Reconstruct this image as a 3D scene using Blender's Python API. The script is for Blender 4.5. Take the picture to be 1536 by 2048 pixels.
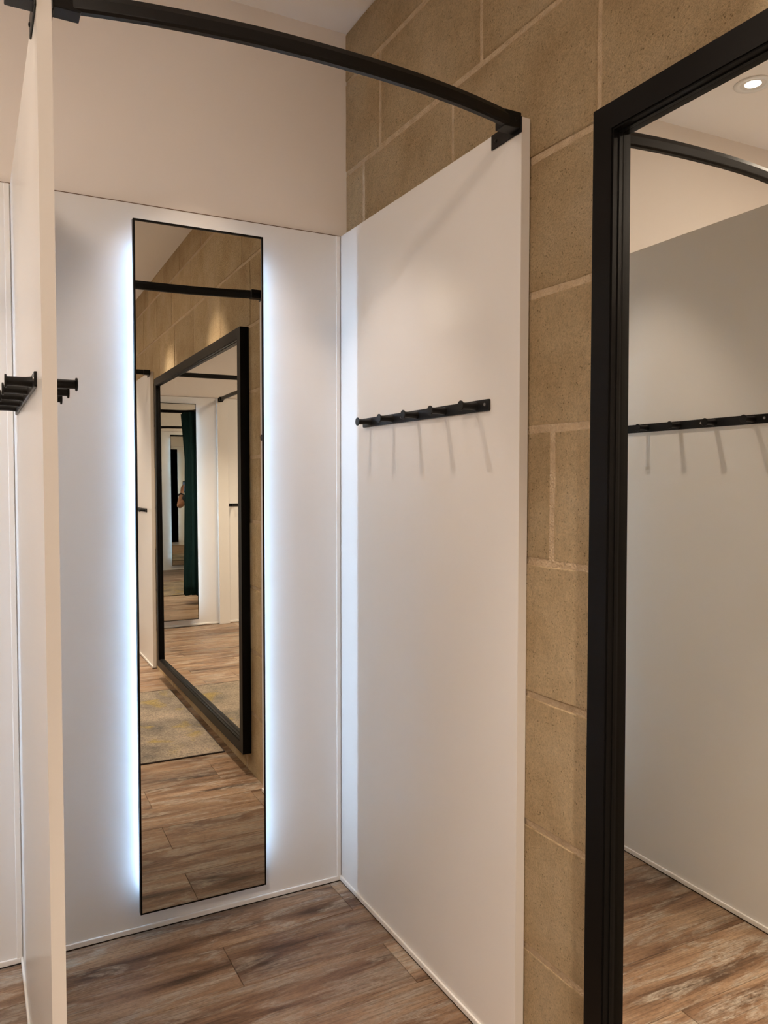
import bpy, bmesh, math, random
from mathutils import Vector, Matrix

scn = bpy.context.scene
for o in list(bpy.data.objects):
    bpy.data.objects.remove(o)
COL = scn.collection
random.seed(7)

# ------------------------------------------------------------------ camera
CAM = Vector((-1.2303, -2.684, 1.5291))
YAW, PITCH, ROLL, FPX = 0.4853, 0.0387, 0.0009, 1564.1
fw = Vector((math.sin(YAW) * math.cos(PITCH), math.cos(YAW) * math.cos(PITCH), -math.sin(PITCH)))
rt0 = Vector((math.cos(YAW), -math.sin(YAW), 0))
up0 = rt0.cross(fw)
rt = rt0 * math.cos(ROLL) + up0 * math.sin(ROLL)
up = up0 * math.cos(ROLL) - rt0 * math.sin(ROLL)
cam_d = bpy.data.cameras.new('camera')
cam = bpy.data.objects.new('camera', cam_d)
COL.objects.link(cam)
cam_d.sensor_fit = 'VERTICAL'
cam_d.sensor_height = 36.0
cam_d.lens = FPX / 2048 * 36.0
cam_d.clip_start = 0.01
cam.matrix_world = Matrix(((rt.x, up.x, -fw.x, CAM.x), (rt.y, up.y, -fw.y, CAM.y), (rt.z, up.z, -fw.z, CAM.z), (0, 0, 0, 1)))
scn.camera = cam

# ------------------------------------------------------------------ world, exposure
w = bpy.data.worlds.new('world')
scn.world = w
w.use_nodes = True
w.node_tree.nodes['Background'].inputs[0].default_value = (0.02, 0.018, 0.016, 1)
w.node_tree.nodes['Background'].inputs[1].default_value = 0.0
scn.view_settings.view_transform = 'Standard'
scn.view_settings.look = 'None'
scn.view_settings.gamma = 1.0
scn.view_settings.use_curve_mapping = False
scn.view_settings.exposure = 0.62
DL_COL = (1.0, 0.825, 0.68)      # warm ceiling spots
LED_COL = (0.44, 0.68, 1.0)     # cool strips behind the mirrors
LED_STRENGTH = 160.0

# ------------------------------------------------------------------ dimensions (metres; x towards the stone wall, y into the cubicle)
H = 2.44            # height of the white panels
CEIL = 3.19
XS = 0.03           # face of the stone wall
XP0, XP1 = -1.110, -1.084   # partition
XL = -3.30          # far side wall
YF = -5.75          # panel face of the wall behind the camera
DEP = 1.0856        # depth of the cubicle panels


# ------------------------------------------------------------------ node helpers
def new_mat(name):
    m = bpy.data.materials.new(name)
    m.use_nodes = True
    return m, m.node_tree, m.node_tree.nodes['Principled BSDF']


def node(nt, typ, **kw):
    n = nt.nodes.new(typ)
    for k, v in kw.items():
        if k in n.inputs:
            n.inputs[k].default_value = v
        else:
            setattr(n, k, v)
    return n


def ramp(nt, pts):
    n = nt.nodes.new('ShaderNodeValToRGB')
    e = n.color_ramp.elements
    while len(e) < len(pts):
        e.new(0.5)
    for i, (p, c) in enumerate(pts):
        e[i].position = p
        e[i].color = (c[0], c[1], c[2], 1)
    return n


def mixc(nt, a, b, fac, typ='MIX'):
    n = nt.nodes.new('ShaderNodeMix')
    n.data_type = 'RGBA'
    n.blend_type = typ
    for sock, v in ((n.inputs[6], a), (n.inputs[7], b), (n.inputs[0], fac)):
        if hasattr(v, 'links'):
            nt.links.new(v, sock)
        elif isinstance(v, (int, float)):
            sock.default_value = v
        else:
            sock.default_value = (v[0], v[1], v[2], 1)
    return n.outputs[2]


def plain(name, col, rough, spec=0.5, metal=0.0, bump=0.0, bscale=300.0, var=0.0):
    m, nt, b = new_mat(name)
    b.inputs['Base Color'].default_value = (*col, 1)
    b.inputs['Roughness'].default_value = rough
    b.inputs['Specular IOR Level'].default_value = spec
    b.inputs['Metallic'].default_value = metal
    tc = node(nt, 'ShaderNodeNewGeometry')
    nz = node(nt, 'ShaderNodeTexNoise', Scale=bscale, Detail=3.0)
    nt.links.new(tc.outputs['Position'], nz.inputs['Vector'])
    if bump:
        bp = node(nt, 'ShaderNodeBump', Strength=bump, Distance=0.001)
        nt.links.new(nz.outputs['Fac'], bp.inputs['Height'])
        nt.links.new(bp.outputs['Normal'], b.inputs['Normal'])
    if var:
        nz2 = node(nt, 'ShaderNodeTexNoise', Scale=3.0, Detail=4.0)
        nt.links.new(tc.outputs['Position'], nz2.inputs['Vector'])
        c = mixc(nt, [x * (1 - var) for x in col], [min(1, x * (1 + var)) for x in col], nz2.outputs['Fac'])
        nt.links.new(c, b.inputs['Base Color'])
    return m


M = {}
M['panel'] = plain('white_melamine', (0.77, 0.75, 0.72), 0.28, 0.45, bump=0.03, bscale=120, var=0.012)
M['edge'] = plain('panel_edge_band', (0.74, 0.71, 0.665), 0.42, 0.4, bump=0.04, bscale=200)
M['trim'] = plain('white_trim', (0.80, 0.78, 0.74), 0.32, 0.45, bump=0.03)
M['gap_shade'] = plain('brown_shadow_line', (0.16, 0.095, 0.06), 0.8, 0.2, bump=0.3, bscale=150)
M['paint'] = plain('warm_white_paint', (0.82, 0.765, 0.715), 0.72, 0.25, bump=0.10, bscale=220, var=0.02)
M['ceil'] = plain('ceiling_paint', (0.93, 0.90, 0.865), 0.75, 0.2, bump=0.08, bscale=200, var=0.015)
M['black'] = plain('black_powder_coat', (0.007, 0.0065, 0.006), 0.38, 0.2, bump=0.12, bscale=900)
M['black2'] = plain('black_satin_frame', (0.005, 0.0045, 0.004), 0.36, 0.10, bump=0.06, bscale=700)
M['seal'] = plain('dark_gap_seal', (0.02, 0.018, 0.016), 0.8, 0.2)
M['screw'] = plain('zinc_screw', (0.45, 0.45, 0.45), 0.35, 0.5, 1.0)
M['ring'] = plain('white_lamp_ring', (0.78, 0.77, 0.75), 0.4, 0.4)
M['can'] = plain('dark_lamp_can', (0.03, 0.03, 0.03), 0.5, 0.4)


def mat_glass_mirror():
    m, nt, b = new_mat('mirror_silver')
    b.inputs['Base Color'].default_value = (0.90, 0.895, 0.835, 1)
    b.inputs['Metallic'].default_value = 1.0
    b.inputs['Roughness'].default_value = 0.0
    return m


def mat_glass_mirror_small():
    m, nt, b = new_mat('mirror_silver_bronze_tint')
    b.inputs['Base Color'].default_value = (0.715, 0.715, 0.675, 1)
    b.inputs['Metallic'].default_value = 1.0
    b.inputs['Roughness'].default_value = 0.0
    return m


def mat_emit(name, col, strength):
    m, nt, b = new_mat(name)
    b.inputs['Base Color'].default_value = (0.8, 0.8, 0.8, 1)
    b.inputs['Emission Color'].default_value = (*col, 1)
    b.inputs['Emission Strength'].default_value = strength
    return m


M['mirror'] = mat_glass_mirror()
M['mirror_small'] = mat_glass_mirror_small()
M['led'] = mat_emit('cool_led', LED_COL, LED_STRENGTH)
M['opal'] = mat_emit('fill_lamp_opal', (1.0, 0.88, 0.74), 4.0)  # diffuser of the added fill lamps
M['lamp'] = mat_emit('lamp_lens', (1.0, 0.93, 0.84), 6.0)


def mat_stone():
    m, nt, b = new_mat('sandstone_block')
    L = nt.links.new
    g = node(nt, 'ShaderNodeNewGeometry')
    oi = node(nt, 'ShaderNodeObjectInfo')
    big = node(nt, 'ShaderNodeTexNoise', Scale=4.0, Detail=5.0, Roughness=0.6)
    med = node(nt, 'ShaderNodeTexNoise', Scale=34.0, Detail=7.0, Roughness=0.72)
    fine = node(nt, 'ShaderNodeTexNoise', Scale=170.0, Detail=5.0, Roughness=0.75)
    pit_shade = node(nt, 'ShaderNodeTexVoronoi', Scale=120.0)
    for n in (big, med, fine, pit_shade):
        L(g.outputs['Position'], n.inputs['Vector'])
    r1 = ramp(nt, [(0.30, (0.66, 0.485, 0.275)), (0.52, (0.79, 0.615, 0.375)), (0.75, (0.86, 0.70, 0.47))])
    L(big.outputs['Fac'], r1.inputs['Fac'])
    r2 = ramp(nt, [(0.35, (0.80, 0.77, 0.72)), (0.62, (1.05, 1.03, 1.0))])
    L(med.outputs['Fac'], r2.inputs['Fac'])
    c = mixc(nt, r1.outputs['Color'], r2.outputs['Color'], 0.5, 'MULTIPLY')
    r3 = ramp(nt, [(0.0, (0.93, 0.91, 0.89)), (1.0, (1.06, 1.05, 1.04))])
    L(oi.outputs['Random'], r3.inputs['Fac'])
    c = mixc(nt, c, r3.outputs['Color'], 1.0, 'MULTIPLY')
    # pit shade put into the colour: small voronoi cells where a coarser noise allows
    pr = ramp(nt, [(0.16, (0.40, 0.34, 0.27)), (0.30, (1, 1, 1))])
    L(pit_shade.outputs['Distance'], pr.inputs['Fac'])
    msk = node(nt, 'ShaderNodeTexNoise', Scale=55.0, Detail=3.0)
    L(g.outputs['Position'], msk.inputs['Vector'])
    mr = ramp(nt, [(0.52, (0, 0, 0)), (0.60, (1, 1, 1))])
    L(msk.outputs['Fac'], mr.inputs['Fac'])
    c2 = mixc(nt, c, pr.outputs['Color'], 0.8, 'MULTIPLY')
    c = mixc(nt, c, c2, mr.outputs['Color'])
    fr = ramp(nt, [(0.36, (0.66, 0.62, 0.56)), (0.50, (1.0, 1.0, 1.0)), (0.66, (1.16, 1.15, 1.13))])  # natural fine mottling, plus shade of tiny hollows put into the colour
    L(fine.outputs['Fac'], fr.inputs['Fac'])
    c = mixc(nt, c, fr.outputs['Color'], 0.5, 'MULTIPLY')
    L(c, b.inputs['Base Color'])
    b.inputs['Roughness'].default_value = 0.88
    b.inputs['Specular IOR Level'].default_value = 0.25
    bp0 = node(nt, 'ShaderNodeBump', Strength=1.0, Distance=0.022)
    L(med.outputs['Fac'], bp0.inputs['Height'])
    bp1 = node(nt, 'ShaderNodeBump', Strength=1.0, Distance=0.012)
    L(fine.outputs['Fac'], bp1.inputs['Height'])
    L(bp0.outputs['Normal'], bp1.inputs['Normal'])
    L(bp1.outputs['Normal'], b.inputs['Normal'])
    return m


def mat_mortar():
    m, nt, b = new_mat('lime_mortar')
    L = nt.links.new
    g = node(nt, 'ShaderNodeNewGeometry')
    n1 = node(nt, 'ShaderNodeTexNoise', Scale=30.0, Detail=6.0)
    L(g.outputs['Position'], n1.inputs['Vector'])
    r = ramp(nt, [(0.3, (0.43, 0.315, 0.195)), (0.7, (0.55, 0.42, 0.275))])
    L(n1.outputs['Fac'], r.inputs['Fac'])
    L(r.outputs['Color'], b.inputs['Base Color'])
    b.inputs['Roughness'].default_value = 0.92
    n2 = node(nt, 'ShaderNodeTexNoise', Scale=160.0, Detail=5.0)
    L(g.outputs['Position'], n2.inputs['Vector'])
    bp = node(nt, 'ShaderNodeBump', Strength=0.9, Distance=0.008)
    L(n2.outputs['Fac'], bp.inputs['Height'])
    L(bp.outputs['Normal'], b.inputs['Normal'])
    return m


def mat_plank():
    m, nt, b = new_mat('weathered_vinyl_plank')
    L = nt.links.new
    g = node(nt, 'ShaderNodeNewGeometry')
    oi = node(nt, 'ShaderNodeObjectInfo')
    off = node(nt, 'ShaderNodeMath', operation='MULTIPLY')
    off.inputs[1].default_value = 37.0
    L(oi.outputs['Random'], off.inputs[0])
    cmb = node(nt, 'ShaderNodeCombineXYZ')
    for i in range(3):
        L(off.outputs[0], cmb.inputs[i])
    add = node(nt, 'ShaderNodeVectorMath', operation='ADD')
    L(g.outputs['Position'], add.inputs[0])
    L(cmb.outputs[0], add.inputs[1])

    def tex(sx, sy, detail, rough, dist=0.0):
        mp = node(nt, 'ShaderNodeMapping')
        mp.inputs['Scale'].default_value = (sx, sy, 1.0)
        L(add.outputs[0], mp.inputs['Vector'])
        n = node(nt, 'ShaderNodeTexNoise', Scale=1.0, Detail=detail, Roughness=rough, Distortion=dist)
        L(mp.outputs['Vector'], n.inputs['Vector'])
        return n.outputs['Fac']
    broad = tex(1.6, 11.0, 4.0, 0.55, 0.6)
    patch = tex(3.2, 15.0, 5.0, 0.65, 1.2)
    grain = tex(4.0, 210.0, 6.0, 0.75, 0.6)
    mott = tex(22.0, 60.0, 5.0, 0.7, 0.8)
    r1 = ramp(nt, [(0.32, (0.062, 0.036, 0.022)), (0.42, (0.175, 0.103, 0.060)), (0.53, (0.255, 0.160, 0.097)), (0.66, (0.34, 0.238, 0.155))])
    L(broad, r1.inputs['Fac'])
    # worn grey-white paint rubbed into the wood
    pm = ramp(nt, [(0.48, (0, 0, 0)), (0.58, (1.0, 1.0, 1.0))])
    L(patch, pm.inputs['Fac'])
    pm2 = ramp(nt, [(0.35, (0.1, 0.1, 0.1)), (0.62, (1, 1, 1))])
    L(mott, pm2.inputs['Fac'])
    fac = mixc(nt, pm.outputs['Color'], pm2.outputs['Color'], 1.0, 'MULTIPLY')
    c = mixc(nt, r1.outputs['Color'], (0.36, 0.31, 0.25), fac)
    gr = ramp(nt, [(0.36, (0.46, 0.42, 0.39)), (0.50, (0.98, 0.98, 0.98)), (0.68, (1.18, 1.16, 1.14))])
    L(grain, gr.inputs['Fac'])
    c = mixc(nt, c, gr.outputs['Color'], 0.85, 'MULTIPLY')
    sp = ramp(nt, [(0.34, (0.70, 0.67, 0.64)), (0.52, (1.0, 1.0, 1.0)), (0.70, (1.16, 1.15, 1.14))])
    L(tex(60.0, 120.0, 4.0, 0.75, 0.4), sp.inputs['Fac'])
    c = mixc(nt, c, sp.outputs['Color'], 0.75, 'MULTIPLY')
    r3 = ramp(nt, [(0.0, (0.74, 0.70, 0.67)), (0.5, (1.0, 0.98, 0.95)), (1.0, (1.20, 1.20, 1.20))])
    L(oi.outputs['Random'], r3.inputs['Fac'])
    c = mixc(nt, c, r3.outputs['Color'], 0.9, 'MULTIPLY')
    L(c, b.inputs['Base Color'])
    rr = ramp(nt, [(0.3, (0.36,) * 3), (0.7, (0.52,) * 3)])
    L(mott, rr.inputs['Fac'])
    L(rr.outputs['Color'], b.inputs['Roughness'])
    b.inputs['Specular IOR Level'].default_value = 0.35
    bp = node(nt, 'ShaderNodeBump', Strength=0.25, Distance=0.002)
    L(grain, bp.inputs['Height'])
    L(bp.outputs['Normal'], b.inputs['Normal'])
    return m


def mat_rug():
    m, nt, b = new_mat('faded_woven_rug')
    L = nt.links.new
    g = node(nt, 'ShaderNodeNewGeometry')
    n1 = node(nt, 'ShaderNodeTexNoise', Scale=3.2, Detail=5.0, Roughness=0.6)
    n2 = node(nt, 'ShaderNodeTexNoise', Scale=90.0, Detail=4.0, Roughness=0.7)
    n3 = node(nt, 'ShaderNodeTexNoise', Scale=5.0, Detail=4.0, Distortion=0.6)
    for n in (n1, n2, n3):
        L(g.outputs['Position'], n.inputs['Vector'])
    r1 = ramp(nt, [(0.35, (0.135, 0.122, 0.105)), (0.5, (0.235, 0.20, 0.155)), (0.68, (0.32, 0.26, 0.20))])
    L(n1.outputs['Fac'], r1.inputs['Fac'])
    r3 = ramp(nt, [(0.56, (0, 0, 0)), (0.70, (0.9, 0.9, 0.9))])
    L(n3.outputs['Fac'], r3.inputs['Fac'])
    c = mixc(nt, r1.outputs['Color'], (0.29, 0.22, 0.075), r3.outputs['Color'])
    r2 = ramp(nt, [(0.36, (0.55, 0.53, 0.55)), (0.6, (1.1, 1.08, 1.05))])
    L(n2.outputs['Fac'], r2.inputs['Fac'])
    c = mixc(nt, c, r2.outputs['Color'], 0.9, 'MULTIPLY')
    L(c, b.inputs['Base Color'])
    b.inputs['Roughness'].default_value = 0.95
    b.inputs['Specular IOR Level'].default_value = 0.1
    bp = node(nt, 'ShaderNodeBump', Strength=0.7, Distance=0.004)
    L(n2.outputs['Fac'], bp.inputs['Height'])
    L(bp.outputs['Normal'], b.inputs['Normal'])
    return m


M['stone'] = mat_stone()
M['mortar'] = mat_mortar()
M['plank'] = mat_plank()
M['rug'] = mat_rug()
M['rug_edge'] = plain('rug_binding', (0.06, 0.05, 0.045), 0.9, 0.1, bump=0.4, bscale=300)
M['curtain'] = plain('teal_curtain_cloth', (0.006, 0.030, 0.034), 0.85, 0.2, bump=0.3, bscale=500, var=0.2)
M['skin'] = plain('skin', (0.42, 0.22, 0.14), 0.5, 0.4, bump=0.05)
M['shirt'] = plain('dark_cotton_shirt', (0.03, 0.035, 0.045), 0.85, 0.2, bump=0.3, bscale=500)
M['trousers'] = plain('dark_trousers', (0.02, 0.022, 0.03), 0.85, 0.2, bump=0.3, bscale=500)
M['shoe'] = plain('dark_shoe_leather', (0.02, 0.018, 0.016), 0.5, 0.4)
M['hair'] = plain('dark_hair', (0.02, 0.013, 0.009), 0.6, 0.3, bump=0.4, bscale=400)
M['phone'] = plain('phone_black_glass', (0.01, 0.01, 0.012), 0.2, 0.5)
M['screen'] = mat_emit('phone_screen_glow', (0.30, 0.42, 0.75), 0.35)
M['screen'].node_tree.nodes['Principled BSDF'].inputs['Base Color'].default_value = (0.02, 0.022, 0.03, 1)


# ------------------------------------------------------------------ object helpers
def tag(o, label=None, cat=None, group=None, kind=None):
    if label: o['label'] = label
    if cat: o['category'] = cat
    if group: o['group'] = group
    if kind: o['kind'] = kind
    return o


def empty(name, loc, rz=0.0):
    o = bpy.data.objects.new(name, None)
    COL.objects.link(o)
    o.location = loc
    o.rotation_euler = (0, 0, rz)
    o.empty_display_size = 0.05
    return o


def link(name, me, mat, parent=None, smooth=False):
    if not me.materials:
        me.materials.append(mat)
    if smooth:
        for p in me.polygons:
            p.use_smooth = True
    o = bpy.data.objects.new(name, me)
    COL.objects.link(o)
    if parent is not None:
        o.parent = parent
    return o


def bm_box(bm, lo, hi, bevel=0.0, seg=2):
    vs = [bm.verts.new((x, y, z)) for x in (lo[0], hi[0]) for y in (lo[1], hi[1]) for z in (lo[2], hi[2])]
    fs = [bm.faces.new([vs[i] for i in f]) for f in ((0, 1, 3, 2), (4, 6, 7, 5), (0, 4, 5, 1), (2, 3, 7, 6), (0, 2, 6, 4), (1, 5, 7, 3))]
    if bevel > 0:
        es = list({e for f in fs for e in f.edges})
        bmesh.ops.bevel(bm, geom=es, offset=bevel, segments=seg, affect='EDGES', profile=0.5)


def to_mesh(bm, name):
    bmesh.ops.recalc_face_normals(bm, faces=bm.faces)
    me = bpy.data.meshes.new(name)
    bm.to_mesh(me)
    bm.free()
    return me


def box(name, lo, hi, mat, parent=None, bevel=0.0, seg=2):
    lo2 = [min(a, b) for a, b in zip(lo, hi)]
    hi2 = [max(a, b) for a, b in zip(lo, hi)]
    bm = bmesh.new()
    bm_box(bm, lo2, hi2, bevel, seg)
    return link(name, to_mesh(bm, name), mat, parent)


def bm_lathe(bm, prof, axis, origin=(0, 0, 0), n=20):
    """profile [(dist along axis, radius)] turned about an axis 'x', 'y' or 'z'"""
    rings = []
    for d, r in prof:
        ring = []
        for k in range(n):
            a = 2 * math.pi * k / n
            c, s = r * math.cos(a), r * math.sin(a)
            p = {'x': (d, c, s), 'y': (c, d, s), 'z': (c, s, d)}[axis]
            ring.append(bm.verts.new([p[i] + origin[i] for i in range(3)]))
        rings.append(ring)
    for a, b in zip(rings, rings[1:]):
        for k in range(n):
            bm.faces.new((a[k], a[(k + 1) % n], b[(k + 1) % n], b[k]))
    if prof[0][1] > 1e-6:
        bm.faces.new(rings[0][::-1])
    if prof[-1][1] > 1e-6:
        bm.faces.new(rings[-1])


def lathe(name, prof, axis, mat, parent=None, origin=(0, 0, 0), n=20, smooth=True):
    bm = bmesh.new()
    bm_lathe(bm, prof, axis, origin, n)
    o = link(name, to_mesh(bm, name), mat, parent)
    if smooth:
        for p in o.data.polygons:
            p.use_smooth = len(p.vertices) == 4
    return o


def copy_tree(o, parent=None):
    c = o.copy()
    COL.objects.link(c)
    c.parent = parent
    for ch in list(o.children):
        copy_tree(ch, c)
    return c


def sweep(name, path, prof, mat, parent=None, smooth=False):
    """horizontal path of points; prof is a closed loop of (side, height)"""
    bm = bmesh.new()
    rings = []
    n = len(path)
    for i, p in enumerate(path):
        a = Vector(path[max(i - 1, 0)])
        b = Vector(path[min(i + 1, n - 1)])
        t = (b - a).normalized()
        s = Vector((0, 0, 1)).cross(t).normalized()
        rings.append([bm.verts.new(Vector(p) + s * u + Vector((0, 0, v))) for u, v in prof])
    m = len(prof)
    for a, b in zip(rings, rings[1:]):
        for k in range(m):
            bm.faces.new((a[k], a[(k + 1) % m], b[(k + 1) % m], b[k]))
    bm.faces.new(rings[0][::-1])
    bm.faces.new(rings[-1])
    return link(name, to_mesh(bm, name), mat, parent, smooth)


# ================================================================== SETTING
# ---- floor of planks running across the cubicle
floor = box('floor', (XL - 0.1, YF - 0.15, -0.06), (0.12, 0.15, -0.004), M['seal'])
tag(floor, 'weathered brown and grey wood-look plank floor', None, kind='structure')
PW, PL = 0.2277, 1.22
row = 0
y1 = 0.018
ytop = -0.213 + PW
while ytop > YF - 0.02:
    yb = ytop - PW
    if row == 0:
        joint = -0.05
    else:
        joint = -0.525 if row % 2 == 1 else -0.05
    xs = [0.03]
    x = joint
    while x > 0.03:
        x -= PL
    jit = 0.0 if row < 6 else random.uniform(-0.25, 0.25)
    x += jit
    if x > 0.0:
        x -= PL
    while x > XL:
        xs.append(x)
        x -= PL
    xs.append(XL)
    for a, b in zip(xs, xs[1:]):
        if a - b < 0.02:
            continue
        cx, cy = (a + b) / 2, (ytop + yb) / 2
        hy = (min(ytop, 0.018) - yb) / 2 - 0.0007
        if hy < 0.01:
            continue
        cy = (min(ytop, 0.018) + yb) / 2
        o = box('plank', (-(a - b) / 2 + 0.0007, -hy, -0.004), ((a - b) / 2 - 0.0007, hy, 0.0), M['plank'], floor, bevel=0.0009, seg=1)
        o.location = (cx, cy, 0)
    ytop = yb
    row += 1

# ---- ceiling with round-lamp openings
LAMPS = [(-0.54, -0.41), (-1.67, -0.407), (-0.34, -2.0), (-0.34, -3.33), (-0.62, -4.85), (-2.0, -4.85), (-2.75, -0.41)]


def hole_grid(x0, x1, y0, y1, holes, half):
    xs = sorted({x0, x1} | {h[0] - half for h in holes} | {h[0] + half for h in holes})
    ys = sorted({y0, y1} | {h[1] - half for h in holes} | {h[1] + half for h in holes})
    bm = bmesh.new()
    vs = {}

    def v(i, j):
        if (i, j) not in vs:
            vs[(i, j)] = bm.verts.new((xs[i], ys[j], CEIL))
        return vs[(i, j)]
    for i in range(len(xs) - 1):
        for j in range(len(ys) - 1):
            cx, cy = (xs[i] + xs[i + 1]) / 2, (ys[j] + ys[j + 1]) / 2
            if any(abs(cx - h[0]) < half - 1e-6 and abs(cy - h[1]) < half - 1e-6 for h in holes):
                continue
            bm.faces.new((v(i, j), v(i, j + 1), v(i + 1, j + 1), v(i + 1, j)))
    ret = bmesh.ops.extrude_face_region(bm, geom=list(bm.faces))
    bmesh.ops.translate(bm, verts=[e for e in ret['geom'] if isinstance(e, bmesh.types.BMVert)], vec=(0, 0, 0.05))
    return to_mesh(bm, 'ceiling')


ceiling = link('ceiling', hole_grid(XL - 0.1, 0.12, YF - 0.15, 0.15, LAMPS, 0.05), M['ceil'])
tag(ceiling, 'smooth warm white ceiling', None, kind='structure')

# ---- plastered walls
wb = box('wall_back', (XL - 0.1, 0.012, -0.05), (0.036, 0.15, CEIL + 0.02), M['paint'])
tag(wb, 'warm white painted wall above the panels', None, kind='structure')
wf = box('wall_front', (XL - 0.1, YF - 0.15, -0.05), (0.036, YF - 0.012, CEIL + 0.02), M['paint'])
tag(wf, 'warm white painted wall behind the wide cubicle', None, kind='structure')
wl = box('wall_left', (XL - 0.1, YF - 0.15, -0.05), (XL, 0.15, CEIL + 0.02), M['paint'])
tag(wl, 'warm white painted side wall', None, kind='structure')

# ---- stone wall: mortar bed and single blocks
wr = box('wall_right', (XS + 0.0020, YF - 0.15, -0.05), (XS + 0.14, 0.15, CEIL + 0.02), M['mortar'])
tag(wr, 'sandstone block wall with lime mortar joints', None, kind='structure')
ZJ = [-0.015, 0.318, 0.648, 0.985, 1.327, 1.661, 1.997, 2.335, 2.677, 3.008, 3.30]
OFFS = [-0.85, -0.42, -0.83, -0.92, -0.572, -0.85, -0.40, -0.722, -0.26, -0.55]


def stone_block(ya, yb, za, zb):
    rnd = random.Random(int(ya * 1000) * 31 + int(zb * 977))
    j = 0.0055
    ya2, yb2, za2, zb2 = ya + j, yb - j, za + j, zb - j
    pts = []
    N, Mz = 5, 3

    def loop(inset, depth, amp):
        out = []
        A, B, Cc, D = ya2 + inset, yb2 - inset, za2 + inset, zb2 - inset
        per = [(A + (B - A) * i / N, Cc) for i in range(N)] + [(B, Cc + (D - Cc) * i / Mz) for i in range(Mz)] + \
              [(B - (B - A) * i / N, D) for i in range(N)] + [(A, D - (D - Cc) * i / Mz) for i in range(Mz)]
        r2 = random.Random(rnd.random())
        for y, z in per:
            out.append((XS + depth, y + r2.uniform(-amp, amp), z + r2.uniform(-amp, amp)))
        return out
    base = rnd.uniform(-0.003, 0.002)
    bm = bmesh.new()
    l0 = [bm.verts.new((XS + 0.03, y, z)) for _, y, z in loop(0, 0.03, 0.0)]
    l1 = [bm.verts.new(q) for q in loop(0.0, 0.006, 0.0025)]
    l2 = [bm.verts.new(q) for q in loop(0.005, base, 0.0020)]
    n = len(l0)
    for a, b in ((l0, l1), (l1, l2)):
        for k in range(n):
            bm.faces.new((a[k], a[(k + 1) % n], b[(k + 1) % n], b[k]))
    bm.faces.new(l2)
    me = to_mesh(bm, 'stone_block')
    cy, cz = (ya + yb) / 2, (za + zb) / 2
    me.transform(Matrix.Translation((-XS, -cy, -cz)))
    o = link('stone_block', me, M['stone'], wr)
    o.location = (XS, cy, cz)


for k in range(len(ZJ) - 1):
    rr = random.Random(k * 13 + 5)
    joints = [0.10]
    y = OFFS[k]
    while y + 0.6 < 0.02:
        y += 0.6
    js = []
    # keep the joints the photograph shows, walk on from them
    y = OFFS[k]
    while y < -0.02:
        js.append(y)
        y += 0.59
    js = sorted(js, reverse=True)
    y = OFFS[k]
    while y > YF - 0.12:
        y -= 0.605 + (rr.uniform(-0.06, 0.06) if y < -1.2 else 0)
        js.append(y)
    joints = [0.02] + [q for q in js if q > YF - 0.10] + [YF - 0.11]
    for a, b in zip(joints, joints[1:]):
        if a - b > 0.04:
            stone_block(b, a, ZJ[k], min(ZJ[k + 1], CEIL + 0.004))


# ================================================================== WHITE PANELS
def panel_y(name, label, x0, x1, ya, yb, sides, group=None):
    """panel standing along y; sides: faces that carry a base trim ('-' or '+')"""
    t = empty(name, ((x0 + x1) / 2, (ya + yb) / 2, 0))
    tag(t, label, 'panel', group)
    hx, hy = abs(x1 - x0) / 2, abs(yb - ya) / 2
    box('board', (-hx, -hy + 0.001, 0.006), (hx, hy, H), M['panel'], t, bevel=0.0012)
    for s in sides:
        sg = -1 if s == '-' else 1
        box('base_trim', (sg * hx, -hy + 0.004, 0.004), (sg * (hx + 0.007), hy - 0.0, 0.022), M['trim'], t, bevel=0.0025)
        box('base_seal', (sg * (hx - 0.002), -hy + 0.004, 0.0), (sg * (hx + 0.005), hy, 0.0045), M['seal'], t)
    return t


def edge_band(t, hx, hy, s):
    box('edge_band', (-hx, s * hy - 0.0006, 0.006), (hx, s * hy + 0.0006, H - 0.0005), M['edge'], t)


def panel_x(name, label, x0, x1, yface, facing, strips=(), group=None, base=True):
    """wall panel lying along x; facing = -1 looks to -y, +1 to +y"""
    t = empty(name, ((x0 + x1) / 2, yface, 0))
    tag(t, label, 'panel', group)
    hx = abs(x1 - x0) / 2
    box('board', (-hx, 0, 0.006), (hx, -facing * 0.012, H), M['panel'], t, bevel=0.0)
    box('top_shadow_line', (-hx, facing * 0.0006, H - 0.0004), (hx, -facing * 0.012, H + 0.0022), M['gap_shade'], t)  # brown strip paints the thin shadow line along the panel top
    if base:
        box('base_trim', (-hx + 0.0068, 0, 0.004), (hx - 0.0068, facing * 0.007, 0.022), M['trim'], t, bevel=0.0025)
        box('base_seal', (-hx + 0.0048, 0.0, 0.0), (hx - 0.0048, facing * 0.005, 0.0045), M['seal'], t)
    for sx, wdt in strips:
        c = sx - (x0 + x1) / 2
        box('corner_strip', (c - wdt / 2, 0, 0.006), (c + wdt / 2, facing * 0.006, H - 0.001), M['trim'], t, bevel=0.0018)
    return t


# the cubicle in view
t = panel_y('cladding_panel', 'white panel on the stone wall carrying five shadowed hooks', 0.0, 0.026, -DEP, 0.0, '-')
edge_band(t, 0.013, DEP / 2, -1)
t = panel_y('partition_panel', 'white partition standing free between two cubicles with hooks on both faces', XP0, XP1, -DEP, 0.0, '-+')
edge_band(t, 0.013, DEP / 2, -1)
panel_x('back_panel', 'white back panel behind the backlit mirror beside the stone wall', XP1, 0.0, 0.0, -1, [(-0.0105, 0.016), (XP1 + 0.0105, 0.016)])
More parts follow.
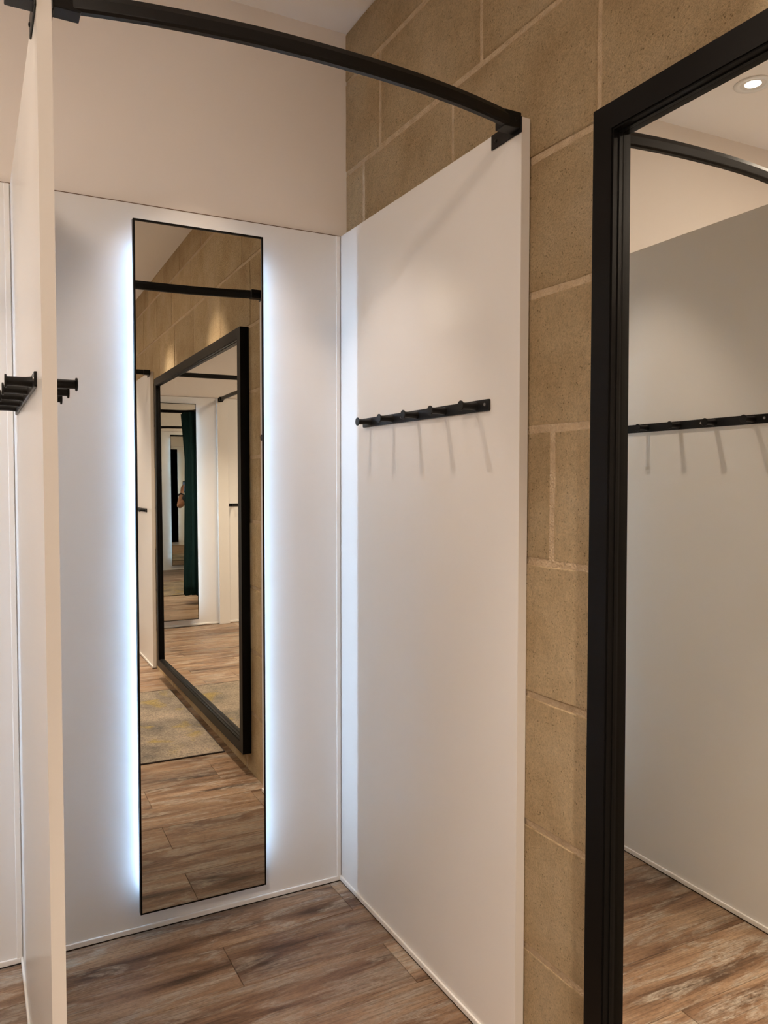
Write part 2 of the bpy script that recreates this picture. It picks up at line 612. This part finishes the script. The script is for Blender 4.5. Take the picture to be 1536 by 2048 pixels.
# the neighbour cubicles
panel_x('back_panel', 'white back panel of the cubicle beyond the free-standing partition', -2.19, XP0, 0.0, -1, [(XP0 - 0.0105, 0.016), (-2.18, 0.016)])
t = panel_y('partition_panel', 'white partition at the far side of the neighbouring cubicle', -2.216, -2.19, -DEP, 0.0, '-+')
edge_band(t, 0.013, DEP / 2, -1)
panel_x('back_panel', 'white back panel next to the painted side wall', XL, -2.216, 0.0, -1, [])
# the wide cubicle behind the camera
t = panel_y('cladding_panel', 'white panel on the stone wall of the wide cubicle opposite', 0.0, 0.026, YF, -3.98, '-')
edge_band(t, 0.013, (-3.98 - YF) / 2, 1)
panel_x('back_panel', 'white back panel behind the mirror of the wide cubicle opposite', -1.085, 0.0, YF, 1, [])
panel_x('back_panel', 'white panel with low hooks beside the raised white post', XL, -1.20, YF, 1, [])
t = empty('post_cover', (-1.1425, YF, 0))
tag(t, 'white post cover standing proud between two back panels', 'post')
box('cover_board', (-0.0575, -0.012, 0.0), (0.0575, 0.035, H), M['panel'], t, bevel=0.0015)
box('top_cap', (-0.0575, -0.012, H), (0.0575, 0.035, H + 0.003), M['trim'], t)


# ================================================================== BACKLIT MIRRORS
def backlit_mirror(loc, rz, label, zb, zt, hw, tiltx=0.0):
    t = empty('backlit_mirror', loc, rz)
    tag(t, label, 'mirror')
    yb, yf = -0.030, -0.052
    fwd = 0.006
    for s in (-1, 1):
        box('frame_bar', (s * hw, yb, zb), (s * (hw - fwd), yf, zt), M['black2'], t, bevel=0.0007, seg=1)
    for z0, z1 in ((zb, zb + fwd), (zt - fwd, zt)):
        box('frame_bar', (-hw + fwd, yb, z0), (hw - fwd, yf, z1), M['black2'], t, bevel=0.0007, seg=1)
    g = box('mirror_glass', (-hw + fwd * 0.8, -0.002, -(zt - zb) / 2 + fwd * 0.8), (hw - fwd * 0.8, 0.002, (zt - zb) / 2 - fwd * 0.8), M['mirror_small'], t)
    g.location = (0, -0.0475, (zb + zt) / 2)
    g.rotation_euler = (tiltx, 0, 0)
    box('back_plate', (-hw + 0.008, yb - 0.002, zb + 0.008), (hw - 0.008, yb - 0.012, zt - 0.008), M['trim'], t)
    bx = hw - 0.043
    box('mounting_box', (-bx + 0.001, -0.001, zb + 0.12), (bx - 0.001, yb - 0.001, zt - 0.12), M['trim'], t)
    for s in (-1, 1):
        box('led_strip', (s * (bx - 0.001), -0.0150, zb + 0.075), (s * (bx + 0.0012), -0.0168, zt - 0.075), M['led'], t)
    return t


M1 = backlit_mirror((-0.5375, -0.002, 0.0), -0.0092, 'tall black-framed backlit mirror on the back panel beside the stone wall', 0.085, 2.377, 0.2185, -0.0018)
M1b = backlit_mirror((-1.66, 0.0, 0.0), 0.0, 'tall backlit mirror in the cubicle beyond the free-standing partition', 0.085, 2.377, 0.2185)
M2 = backlit_mirror((-0.632, YF + 0.006, 0.0), math.pi - 0.035, 'tall backlit mirror in the wide cubicle opposite beside the stone wall', 0.08, 2.365, 0.2185)
M2b = backlit_mirror((-2.25, YF, 0.0), math.pi, 'tall backlit mirror beyond the raised white post', 0.08, 2.365, 0.2185)


# ================================================================== LARGE WALL MIRROR
def wall_mirror():
    yc = (-1.3620 - 3.6354) / 2
    t = empty('framed_mirror', (0.0, yc, 0.0), -0.006)
    tag(t, 'large black steel framed mirror hung on the stone wall', 'mirror')
    hy = (3.6354 - 1.3620) / 2
    z0, z1 = 0.1015, 2.3333
    xf, xg, xb = -0.025, 0.000, 0.0215
    fw_ = 0.059
    prof = [(xb, 0.0), (xf, 0.0), (xf, fw_ - 0.004), (xf + 0.003, fw_ - 0.004), (xf + 0.003, fw_), (xg - 0.008, fw_ + 0.0005), (xg - 0.008, fw_ + 0.003), (xg - 0.0005, fw_ + 0.003), (xb, fw_)]

    def bar(c0, c1, name):
        # mitred bar between two corners, prof = (x, inset)
        bm = bmesh.new()
        ra, rb = [], []
        for x, d in prof:
            ra.append(bm.verts.new((x, c0[0] + c0[2] * d, c0[1] + c0[3] * d)))
            rb.append(bm.verts.new((x, c1[0] + c1[2] * d, c1[1] + c1[3] * d)))
        n = len(prof)
        for k in range(n):
            bm.faces.new((ra[k], ra[(k + 1) % n], rb[(k + 1) % n], rb[k]))
        bm.faces.new(ra[::-1])
        bm.faces.new(rb)
        link(name, to_mesh(bm, name), M['black2'], t)
    cs = [(-hy, z0, 1, 1), (hy, z0, -1, 1), (hy, z1, -1, -1), (-hy, z1, 1, -1)]
    for i in range(4):
        bar(cs[i], cs[(i + 1) % 4], 'frame_bar')
    g = box('mirror_glass', (0, -hy + fw_ - 0.002, -(z1 - z0) / 2 + fw_ - 0.002), (0.004, hy - fw_ + 0.002, (z1 - z0) / 2 - fw_ + 0.002), M['mirror'], t)
    g.location = (xg, 0, (z0 + z1) / 2)
    g.rotation_euler = (0, -0.0026, -0.0043)
    box('backing_board', (xb - 0.0015, -hy + 0.02, z0 + 0.02), (xb + 0.003, hy - 0.02, z1 - 0.02), M['seal'], t)


wall_mirror()


# ================================================================== CURTAIN RAILS
RAIL_PROF = [(-0.0060, -0.0180), (0.0060, -0.0180), (0.0108, -0.0140), (0.0112, -0.0120), (0.0112, 0.0065), (0.0050, 0.0195), (0.0035, 0.0205), (-0.0035, 0.0205), (-0.0050, 0.0195), (-0.0112, 0.0065), (-0.0112, -0.0120), (-0.0108, -0.0140)]


def bracket(t, x, y, z, s, ydir):
    """socket at the end of a rail: s = +1 when the panel lies on +x; ydir = direction into the cubicle"""
    b = box('bracket', (x - s * 0.052, y - 0.0205, z - 0.0205), (x - s * 0.001, y + 0.0205, z + 0.0195), M['black'], t, bevel=0.002)
    box('wall_plate', (x - s * 0.004, y - 0.024, z - 0.029), (x - s * 0.0005, y + ydir * 0.105, z + 0.010), M['black'], b, bevel=0.0012, seg=1)
    yy = y + ydir * 0.082
    bm = bmesh.new()
    bm_lathe(bm, [(x - s * 0.0035, 0.005), (x - s * 0.006, 0.0045), (x - s * 0.007, 0.002)], 'x', (0, yy, z - 0.012), 12)
    link('screw', to_mesh(bm, 'screw'), M['black'], b)
    bm = bmesh.new()
    bm_lathe(bm, [(-0.0020, 0.004), (0.0005, 0.004)], 'y', (x - s * 0.018, y - 0.0205, z), 12)
    link('screw', to_mesh(bm, 'screw'), M['black'], b)
    return b


def arc_rail(xa, xb, y0, bulge, z, label):
    t = empty('curtain_rail', ((xa + xb) / 2, y0, z))
    tag(t, label, 'curtain rail')
    hw = abs(xb - xa) / 2
    n = 36
    path = []
    for i in range(n + 1):
        u = -1 + 2 * i / n
        path.append((u * (hw - 0.004), -bulge * (1 - abs(u) ** 2.2), 0))
    sweep('rail_bar', path, RAIL_PROF, M['black'], t)
    bracket(t, hw, 0, 0, 1, 1)
    bracket(t, -hw, 0, 0, -1, 1)
    return t


arc_rail(XP1, 0.0, -1.066, 0.068, 2.4295, 'black curved curtain rail from the free-standing partition to the panel on the stone wall')
arc_rail(-2.19, XP0, -1.066, 0.068, 2.4295, 'black curved curtain rail across the cubicle beyond the free-standing partition')

# rail of the wide cubicle: straight, round corner, back to the wall
t = empty('curtain_rail', (-0.56, -3.985, 2.4295))
tag(t, 'black L-shaped curtain rail around the wide cubicle opposite', 'curtain rail')
path = []
R_ = 0.16
xr = -1.125
for i in range(13):
    path.append((-0.004 + (xr + R_ + 0.004) * i / 12 + 0.56, -0.012 * math.sin(i / 12 * math.pi), 0))
for i in range(1, 11):
    a = math.pi / 2 * i / 10
    path.append((xr + R_ - R_ * math.sin(a) + 0.56, -R_ + R_ * math.cos(a), 0))
for i in range(1, 13):
    path.append((xr + 0.56 + 0.03 * math.sin(i / 12 * math.pi), -R_ + (YF + 0.04 + 3.985 + R_) * i / 12, 0))
sweep('rail_bar', path, RAIL_PROF, M['black'], t)
bracket(t, 0.56, 0, 0, 1, -1)
b = box('bracket', (xr + 0.56 - 0.022, YF + 0.0355 + 3.985, -0.0205), (xr + 0.56 + 0.022, YF + 0.087 + 3.985, 0.0205), M['black'], t, bevel=0.002)
box('wall_plate', (xr + 0.56 - 0.024, YF + 0.0352 + 3.985, -0.03), (xr + 0.56 + 0.03, YF + 0.0392 + 3.985, 0.010), M['black'], b, bevel=0.001, seg=1)


# ================================================================== HOOK RACKS
def rack_proto(label):
    t = empty('hook_rack', (0, 0, 0))
    tag(t, label, 'hook rack')
    bm = bmesh.new()
    # plate with rounded ends in the y-z plane
    hy, hz, r = 0.381, 0.0158, 0.004
    pts = []
    for cy, cz, a0 in ((hy - r, hz - r, 0), (-hy + r, hz - r, 90), (-hy + r, -hz + r, 180), (hy - r, -hz + r, 270)):
        for k in range(5):
            a = math.radians(a0 + 90 * k / 4)
            pts.append((cy + r * math.cos(a), cz + r * math.sin(a)))
    A = [bm.verts.new((0, y, z)) for y, z in pts]
    B = [bm.verts.new((-0.0045, y, z)) for y, z in pts]
    Cc = [bm.verts.new((-0.0055, y * (1 - 0.001 / hy), z * (1 - 0.001 / hz))) for y, z in pts]
    n = len(pts)
    for P, Q in ((A, B), (B, Cc)):
        for k in range(n):
            bm.faces.new((P[k], P[(k + 1) % n], Q[(k + 1) % n], Q[k]))
    bm.faces.new(Cc)
    bm.faces.new(A[::-1])
    link('back_plate', to_mesh(bm, 'rack_plate'), M['black'], t)
    hook_me = cap_me = None
    for i in range(5):
        y = -0.32 + 0.16 * i
        if hook_me is None:
            bm = bmesh.new()
            bm_lathe(bm, [(-0.0050, 0.0118), (-0.009, 0.0110), (-0.016, 0.0100), (-0.026, 0.0095), (-0.038, 0.0095), (-0.0535, 0.0095)], 'x', (0, 0, 0), 20)
            hook_me = to_mesh(bm, 'hook')
            bm = bmesh.new()
            bm_lathe(bm, [(-0.0525, 0.0095), (-0.0530, 0.0132), (-0.0538, 0.0142), (-0.0562, 0.0142), (-0.0570, 0.0134)], 'x', (0, 0, 0), 24)
            cap_me = to_mesh(bm, 'hook_cap')
            for me in (hook_me, cap_me):
                for p in me.polygons:
                    p.use_smooth = len(p.vertices) == 4
                me.set_sharp_from_angle(angle=math.radians(40))
        h = link('hook', hook_me, M['black'], t)
        h.location = (0, y, 0)
        c = link('cap', cap_me, M['black'], h)
    for y in (-0.361, 0.10, 0.361):
        bm = bmesh.new()
        bm_lathe(bm, [(-0.0050, 0.0048), (-0.0064, 0.0044), (-0.0064, 0.0026), (-0.0058, 0.0022)], 'x', (0, y, 0.002), 14)
        link('screw', to_mesh(bm, 'screw'), M['screw'], t)
    return t


r0 = rack_proto('black rack of five peg hooks on the panel against the stone wall')
r0.location = (0.0, -0.5797, 1.7350)
for loc, rz, lab in (
        ((XP1, -0.5797, 1.7350), math.pi, 'black peg hook rack on the partition face towards the stone wall'),
        ((XP0, -0.5797, 1.7350), 0.0, 'black peg hook rack on the partition face away from the stone wall'),
        ((0.0, -4.5650, 1.3000), 0.0, 'black low peg hook rack in the wide cubicle on its stone-side panel'),
        ((-1.5700, YF, 1.2900), math.pi / 2 * 3, 'black low peg hook rack beside the raised white post')):
    c = copy_tree(r0)
    c.location = loc
    c.rotation_euler = (0, 0, rz)
    c['label'] = lab


# ================================================================== CEILING DOWNLIGHTS
LAMP_WHERE = ['over the cubicle with the stone-side hooks', 'over the cubicle beyond the partition', 'beside the stone wall above the large mirror, towards the cubicles',
              'beside the stone wall above the large mirror, towards the wide cubicle',
              'over the wide cubicle beside the stone wall', 'over the low hooks beside the post', 'beside the painted side wall']
LAMP_W = [35, 26, 225, 210, 210, 240, 120]
LAMP_ANG = [63, 63, 64, 64, 80, 90, 80]


def downlight(i):
    x, y = LAMPS[i]
    t = empty('downlight', (x, y, CEIL))
    tag(t, 'white ringed recessed downlight ' + LAMP_WHERE[i], 'downlight', 'recessed ceiling downlights')
    lathe('trim_ring', [(0.0, 0.076), (-0.003, 0.075), (-0.0045, 0.071), (-0.0035, 0.053), (0.004, 0.0495), (0.010, 0.049), (0.0101, 0.0495), (0.0002, 0.0505)], 'z', M['ring'], t, n=36)
    bm = bmesh.new()
    n = 32
    rings = []
    for d, r in ((0.0095, 0.0492), (0.040, 0.0470), (0.041, 0.0)):
        if r == 0:
            c = bm.verts.new((0, 0, d))
            for k in range(n):
                bm.faces.new((rings[-1][k], rings[-1][(k + 1) % n], c))
        else:
            rings.append([bm.verts.new((r * math.cos(2 * math.pi * k / n), r * math.sin(2 * math.pi * k / n), d)) for k in range(n)])
    for k in range(n):
        bm.faces.new((rings[0][k], rings[0][(k + 1) % n], rings[1][(k + 1) % n], rings[1][k]))
    link('lamp_can', to_mesh(bm, 'lamp_can'), M['can'], t)
    lathe('lamp_lens', [(0.020, 0.040), (0.006, 0.0405), (0.001, 0.038), (-0.0005, 0.030), (-0.001, 0.0005)], 'z', M['lamp'], t, n=32)
    ld = bpy.data.lights.new('downlight_beam', 'SPOT')
    ld.energy = LAMP_W[i]
    ld.color = DL_COL
    ld.spot_size = math.radians(LAMP_ANG[i])
    ld.spot_blend = 0.45 if i < 2 else 1.0
    ld.shadow_soft_size = 0.022
    lo = bpy.data.objects.new('downlight_beam', ld)
    COL.objects.link(lo)
    lo.parent = t
    lo.location = (0, 0, -0.012)


for i in range(len(LAMPS)):
    downlight(i)


# round fill lamps added over the passage to raise the ambient light
def fill_lamp(x, y, where, watts):
    t = empty('added_fill_lamp', (x, y, CEIL))
    tag(t, 'added round opal fill lamp ' + where, 'ceiling lamp', 'added passage fill lamps')
    lathe('lamp_body', [(0.0, 0.315), (-0.030, 0.315), (-0.034, 0.310), (-0.034, 0.302), (-0.028, 0.301), (-0.0005, 0.300)], 'z', M['ring'], t, n=40)
    lathe('diffuser', [(-0.003, 0.300), (-0.030, 0.301), (-0.0335, 0.294), (-0.0345, 0.001)], 'z', M['opal'], t, n=40)
    ld = bpy.data.lights.new('added_fill_light', 'AREA')
    ld.shape = 'DISK'
    ld.size = 0.58
    ld.energy = watts
    ld.color = DL_COL
    lo = bpy.data.objects.new('added_fill_light', ld)
    COL.objects.link(lo)
    lo.parent = t
    lo.location = (0, 0, -0.037)


fill_lamp(-1.95, -1.22, 'over the mouth of the cubicle beyond the partition', 6.5)
fill_lamp(-2.25, -3.45, 'over the passage before the wide cubicle', 36)

# ================================================================== RUG
t = empty('rug', (-1.12, -2.48, 0.0))
tag(t, 'faded mustard and grey rug on the passage floor below the large mirror', 'rug')
bm = bmesh.new()
nx, ny = 24, 16
hx, hy = 1.10, 0.745
g = [[bm.verts.new((-hx + 2 * hx * i / nx, -hy + 2 * hy * j / ny, 0.0075 + 0.0008 * math.sin(i * 2.1 + j))) for j in range(ny + 1)] for i in range(nx + 1)]
for i in range(nx):
    for j in range(ny):
        bm.faces.new((g[i][j], g[i + 1][j], g[i + 1][j + 1], g[i][j + 1]))
link('pile', to_mesh(bm, 'rug_pile'), M['rug'], t, True)
for a, b_ in (((-hx - 0.006, -hy - 0.006), (hx + 0.006, -hy)), ((-hx - 0.006, hy), (hx + 0.006, hy + 0.006)), ((-hx - 0.006, -hy), (-hx, hy)), ((hx, -hy), (hx + 0.006, hy))):
    box('binding', (a[0], a[1], 0.0), (b_[0], b_[1], 0.009), M['rug_edge'], t, bevel=0.002)


# ================================================================== CURTAIN
def curtain():
    cx, cy = -1.140, -4.06
    t = empty('curtain', (cx, cy, 0.12))
    tag(t, 'dark teal curtain gathered at the corner of the L-shaped rail', 'curtain')
    bm = bmesh.new()
    n, mz = 144, 16
    z0, z1 = 0.0, 2.275
    outer = []
    for layer in range(mz + 1):
        v = layer / mz
        z = z0 + (z1 - z0) * v
        flare = 0.94 + 0.34 * (1 - v) ** 1.6 + 0.36 * max(0.0, v - 0.75) / 0.25
        ring = []
        for k in range(n):
            a = 2 * math.pi * k / n
            fold = 0.020 * math.sin(11 * a + 0.5 * math.sin(3 * v)) + 0.009 * math.sin(17 * a + 1.3)
            rx = (0.115 + fold) * flare
            ry = (0.085 + fold * 0.8) * flare
            ring.append(bm.verts.new((rx * math.cos(a), ry * math.sin(a), z + 0.006 * math.sin(5 * a) * (1 - v))))
        outer.append(ring)
    for a, b in zip(outer, outer[1:]):
        for k in range(n):
            bm.faces.new((a[k], a[(k + 1) % n], b[(k + 1) % n], b[k]))
    o = link('cloth', to_mesh(bm, 'curtain_cloth'), M['curtain'], t, True)
    sol = o.modifiers.new('thick', 'SOLIDIFY')
    sol.thickness = 0.004
    # heading tape and gliders under the rail
    bm = bmesh.new()
    rings = []
    for z, q in ((2.255, 1.03), (2.292, 1.03)):
        rings.append([bm.verts.new(((0.118 + 0.016 * math.sin(11 * 2 * math.pi * k / n)) * 1.2 * q * math.cos(2 * math.pi * k / n),
                                    (0.088 + 0.013 * math.sin(11 * 2 * math.pi * k / n)) * 1.2 * q * math.sin(2 * math.pi * k / n), z)) for k in range(n)])
    for k in range(n):
        bm.faces.new((rings[0][k], rings[0][(k + 1) % n], rings[1][(k + 1) % n], rings[1][k]))
    h = link('heading_tape', to_mesh(bm, 'heading_tape'), M['curtain'], t, True)
    sol = h.modifiers.new('thick', 'SOLIDIFY')
    sol.thickness = 0.004


curtain()


# ================================================================== PERSON WITH PHONE
def skin_mesh(name, chains, mat, parent, root=0, levels=2):
    """chains: list of lists of (x, y, z, r); first points equal to an earlier point are merged"""
    verts, rad, edges, idx = [], [], [], {}
    for ch in chains:
        prev = None
        for p in ch:
            key = tuple(round(c, 4) for c in p[:3])
            if key not in idx:
                idx[key] = len(verts)
                verts.append(p[:3])
                rad.append(p[3])
            i = idx[key]
            if prev is not None and prev != i:
                edges.append((prev, i))
            prev = i
    me = bpy.data.meshes.new(name + '_skeleton')
    me.from_pydata(verts, edges, [])
    o = bpy.data.objects.new(name + '_tmp', me)
    COL.objects.link(o)
    sk = o.modifiers.new('skin', 'SKIN')
    sk.use_smooth_shade = True
    for i, sv in enumerate(me.skin_vertices[0].data):
        r = rad[i]
        sv.radius = (r, r) if not isinstance(r, tuple) else r
        sv.use_root = (i == root)
    ss = o.modifiers.new('sub', 'SUBSURF')
    ss.levels = ss.render_levels = levels
    dg = bpy.context.evaluated_depsgraph_get()
    dg.update()
    m2 = bpy.data.meshes.new_from_object(o.evaluated_get(dg))
    m2.name = name
    bpy.data.objects.remove(o)
    m2.materials.clear()
    return link(name, m2, mat, parent, True)


F2 = Vector((fw.x, fw.y, 0)).normalized()
R2 = Vector((rt.x, rt.y, 0)).normalized()
PB = Vector((-1.405, -2.985, 0.0))          # where the person stands


def P(r, f, z):
    q = PB + R2 * r + F2 * f
    return (q.x, q.y, z)


def person():
    t = empty('person', PB + Vector((0, 0, 0.010)))
    tag(t, 'person in dark clothes raising a phone to take a picture', 'person')
    off = Vector((PB.x, PB.y, 0))

    def loc(ch):
        return [tuple(Vector(p[:3]) - off) + (p[3],) for p in ch]
    pel = (*P(0, 0, 0.94), (0.145, 0.10))
    spine = [pel, (*P(0, 0.01, 1.08), (0.125, 0.09)), (*P(0, 0.0, 1.24), (0.145, 0.10)), (*P(0, -0.01, 1.37), (0.14, 0.085)), (*P(0, 0.0, 1.455), 0.055), (*P(0, 0.02, 1.52), 0.055),
             (*P(0, 0.035, 1.575), (0.068, 0.082)), (*P(0, 0.03, 1.645), (0.074, 0.09)), (*P(0, 0.02, 1.70), (0.055, 0.065))]
    chest = spine[3]
    wr_ = CAM + R2 * 0.066 + Vector((0, 0, -0.148)) - F2 * 0.02     # wrist below and right of the phone
    wr_ = Vector((wr_.x, wr_.y, 1.385))
    el = Vector((-1.118, -2.865, 1.185))
    sh_r = Vector(P(0.185, -0.02, 1.385))
    arm_r = [chest, (*sh_r, 0.056), (*sh_r.lerp(el, 0.5), 0.046), (*el, 0.039), (*el.lerp(wr_, 0.4), 0.037), (*wr_, 0.026)]
    palm = wr_ + Vector((0, 0, 0.052)) - R2 * 0.012 + F2 * 0.012
    arm_r.append((*palm, (0.030, 0.016)))
    sh_l, el_l, wr_l = Vector(P(-0.185, -0.02, 1.385)), Vector(P(-0.25, -0.04, 1.10)), Vector(P(-0.26, 0.07, 0.86))
    hand_l = Vector(P(-0.255, 0.10, 0.79))
    arm_l = [chest, (*sh_l, 0.056), (*sh_l.lerp(el_l, 0.5), 0.046), (*el_l, 0.039), (*el_l.lerp(wr_l, 0.4), 0.037), (*wr_l, 0.026), (*hand_l, (0.016, 0.034))]
    chains = [spine, arm_r, arm_l]
    for s in (-1, 1):
        chains.append([pel, (*P(s * 0.095, 0, 0.86), 0.088), (*P(s * 0.10, 0.01, 0.68), 0.076), (*P(s * 0.10, 0.015, 0.49), 0.056), (*P(s * 0.105, -0.015, 0.33), 0.054), (*P(s * 0.11, -0.02, 0.10), 0.036),
                       (*P(s * 0.115, 0.05, 0.045), (0.04, 0.036)), (*P(s * 0.12, 0.14, 0.032), (0.042, 0.026))])
    # right fingers: four behind the phone, thumb along its right side
    for k, ln in enumerate((0.030, 0.034, 0.032, 0.026)):
        b = palm + Vector((0, 0, -0.012 + 0.019 * k)) - R2 * 0.010 + F2 * 0.006
        chains.append([(*palm, (0.030, 0.016)), (*b, 0.010), (*(b - R2 * ln + F2 * 0.006), 0.0088), (*(b - R2 * (ln * 1.9) - F2 * 0.001), 0.0078)])
    tb = palm + Vector((0, 0, 0.010)) - F2 * 0.022
    chains.append([(*palm, (0.030, 0.016)), (*tb, 0.012), (*(tb + Vector((0, 0, 0.030)) - R2 * 0.008 - F2 * 0.004), 0.0098), (*(tb + Vector((0, 0, 0.056)) - R2 * 0.020 - F2 * 0.002), 0.0085)])
    # left fingers, relaxed
    for k, ln in enumerate((0.036, 0.041, 0.038, 0.031)):
        b = hand_l + Vector((0, 0, -0.035)) + F2 * (0.03 - 0.02 * k)
        chains.append([(*hand_l, (0.016, 0.034)), (*b, 0.0095), (*(b + Vector((0, 0, -ln)) + R2 * 0.008), 0.0085), (*(b + Vector((0, 0, -ln * 1.7)) + R2 * 0.024), 0.0075)])
    tb = hand_l + F2 * 0.036 + Vector((0, 0, 0.005)) + R2 * 0.01
    chains.append([(*hand_l, (0.016, 0.034)), (*tb, 0.011), (*(tb + Vector((0, 0, -0.035)) + F2 * 0.012), 0.009), (*(tb + Vector((0, 0, -0.058)) + F2 * 0.012 + R2 * 0.006), 0.008)])
    body = skin_mesh('body', [loc(c) for c in chains], M['skin'], t)
    # face
    for s in (-1, 1):
        e = Vector(P(s * 0.029, 0.104, 1.615)) - off
        lathe('eye', [(-0.008, 0.001), (-0.006, 0.007), (0.0, 0.0105), (0.006, 0.007), (0.008, 0.001)], 'z', M['ring'], t, origin=tuple(e), n=12)
        a = Vector(P(s * 0.078, 0.022, 1.605)) - off
        lathe('ear', [(-0.03, 0.003), (-0.018, 0.010), (0.0, 0.014), (0.02, 0.013), (0.03, 0.003)], 'z', M['skin'], t, origin=tuple(a), n=12)
    nq = [Vector(P(0, 0.108, 1.622)) - off, Vector(P(0, 0.130, 1.588)) - off, Vector(P(0, 0.112, 1.580)) - off]
    skin_mesh('nose', [[(*nq[0], 0.008), (*nq[1], 0.013), (*nq[2], 0.012)]], M['skin'], t, levels=1)
    mq = [Vector(P(-0.024, 0.108, 1.552)) - off, Vector(P(0, 0.116, 1.550)) - off, Vector(P(0.024, 0.108, 1.552)) - off]
    skin_mesh('mouth', [[(*mq[0], 0.005), (*mq[1], 0.0075), (*mq[2], 0.005)]], M['skin'], t, levels=1)
    hq = [Vector(P(0, -0.055, 1.60)) - off, Vector(P(0, -0.015, 1.68)) - off, Vector(P(0, 0.035, 1.725)) - off, Vector(P(0, 0.085, 1.705)) - off]
    skin_mesh('hair', [[(*hq[0], (0.070, 0.045)), (*hq[1], (0.082, 0.075)), (*hq[2], (0.074, 0.05)), (*hq[3], (0.055, 0.028))]], M['hair'], t)
    # clothes are cut from the body's own surface and lifted off it, so they follow it everywhere
    def seg_d(p, a, b):
        ab = b - a
        u = max(0.0, min(1.0, (p - a).dot(ab) / ab.length_squared))
        return (p - (a + ab * u)).length
    arms = [[Vector(p[:3]) - off for p in ch[1:]] for ch in (arm_r, arm_l)]
    trunk = [Vector(p[:3]) - off for p in spine]
    legs = [[Vector(p[:3]) - off for p in ch] for ch in chains[3:5]]

    def near_arm(c):
        da = min((min(seg_d(c, a, b) for a, b in zip(ch, ch[1:])), k) for k, ch in enumerate(arms))
        dt = min([seg_d(c, a, b) for a, b in zip(trunk, trunk[1:])] + [seg_d(c, a, b) for ch in legs for a, b in zip(ch, ch[1:])])
        return da[1] if da[0] < 0.085 and da[0] < dt - 0.02 else None

    def garment(name, z0, z1, lift, mat, sleeve=None):
        bm = bmesh.new()
        bm.from_mesh(body.data)
        bm.normal_update()
        for v, n in [(v, v.normal.copy()) for v in bm.verts]:
            v.co += n * lift
        cuts = [(Vector((0, 0, z0)), Vector((0, 0, 1))), (Vector((0, 0, z1)), Vector((0, 0, 1)))]
        sl = []
        if sleeve:
            for ch in arms:
                a, e = ch[0], ch[2]
                sl.append((a.lerp(e, sleeve), (e - a).normalized()))
        for co, no in cuts + sl:
            bmesh.ops.bisect_plane(bm, geom=bm.verts[:] + bm.edges[:] + bm.faces[:], plane_co=co, plane_no=no, dist=1e-6)
        drop = []
        for f in bm.faces:
            c = f.calc_center_median()
            k = near_arm(c)
            if k is not None:
                if not sleeve or (c - sl[k][0]).dot(sl[k][1]) > 0:
                    drop.append(f)
            elif not (z0 <= c.z <= z1) or (not sleeve and (c - trunk[0]).xy.dot(Vector(R2.xy)) < -0.20):
                drop.append(f)
        bmesh.ops.delete(bm, geom=drop, context='FACES')
        me = bpy.data.meshes.new(name)
        bm.to_mesh(me)
        bm.free()
        me.materials.clear()
        o = link(name, me, mat, t, True)
        m = o.modifiers.new('thick', 'SOLIDIFY')
        m.thickness = 0.003
        m.offset = 1.0
        return o
    garment('shirt', 0.895, 1.462, 0.012, M['shirt'], 0.46)
    garment('trousers', 0.085, 0.975, 0.006, M['trousers'])
    for s in (-1, 1):
        sh = [(*P(s * 0.112, -0.05, 0.046), (0.044, 0.040)), (*P(s * 0.115, 0.05, 0.048), (0.050, 0.044)), (*P(s * 0.12, 0.15, 0.040), (0.052, 0.034)), (*P(s * 0.121, 0.19, 0.036), (0.038, 0.024))]
        skin_mesh('shoe', [loc(sh)], M['shoe'], t)
    # phone: just behind the lens position
    ph = empty('phone', CAM + rt * 0.013 - up * 0.052 - fw * 0.020)
    tag(ph, 'black phone held up in the hand of the person', 'phone')
    ph.rotation_euler = cam.matrix_world.to_euler()
    box('phone_body', (-0.0375, -0.081, -0.004), (0.0375, 0.081, 0.004), M['phone'], ph, bevel=0.003, seg=3)
    box('screen', (-0.0345, -0.066, 0.0036), (0.0345, 0.066, 0.0046), M['screen'], ph)
    bm = bmesh.new()
    bm_lathe(bm, [(-0.0035, 0.009), (-0.0058, 0.009), (-0.0062, 0.007)], 'z', (-0.013, 0.052, 0), 20)
    link('lens', to_mesh(bm, 'lens'), M['phone'], ph)
    # watch
    ax = (el - wr_).normalized()
    w0 = wr_.lerp(el, 0.16) - off
    near = [v.co for v in body.data.vertices if (v.co - w0).length < 0.06 and abs((v.co - w0).dot(ax)) < 0.02]
    cen = sum(near, Vector()) / len(near)
    wrad = sum(((v - cen) - ax * (v - cen).dot(ax)).length for v in near) / len(near)
    cen = cen - ax * (cen - w0).dot(ax)
    wt = empty('wrist_watch', cen + off + Vector((0, 0, 0.010)))
    tag(wt, 'chunky black watch on the raised wrist of the person', 'watch')
    wt.rotation_euler = ax.to_track_quat('Z', 'Y').to_euler()
    bm = bmesh.new()
    n = 24
    rr = [(-0.013, wrad - 0.002), (-0.013, wrad + 0.005), (0.013, wrad + 0.005), (0.013, wrad - 0.002)]
    rings = [[bm.verts.new((r * math.cos(2 * math.pi * k / n), r * math.sin(2 * math.pi * k / n), d)) for k in range(n)] for d, r in rr]
    for i in range(4):
        a, b = rings[i], rings[(i + 1) % 4]
        for k in range(n):
            bm.faces.new((a[k], a[(k + 1) % n], b[(k + 1) % n], b[k]))
    link('strap', to_mesh(bm, 'strap'), M['phone'], wt)
    lathe('watch_case', [(wrad + 0.001, 0.020), (wrad + 0.013, 0.021), (wrad + 0.016, 0.018)], 'x', M['phone'], wt, n=24)


person()
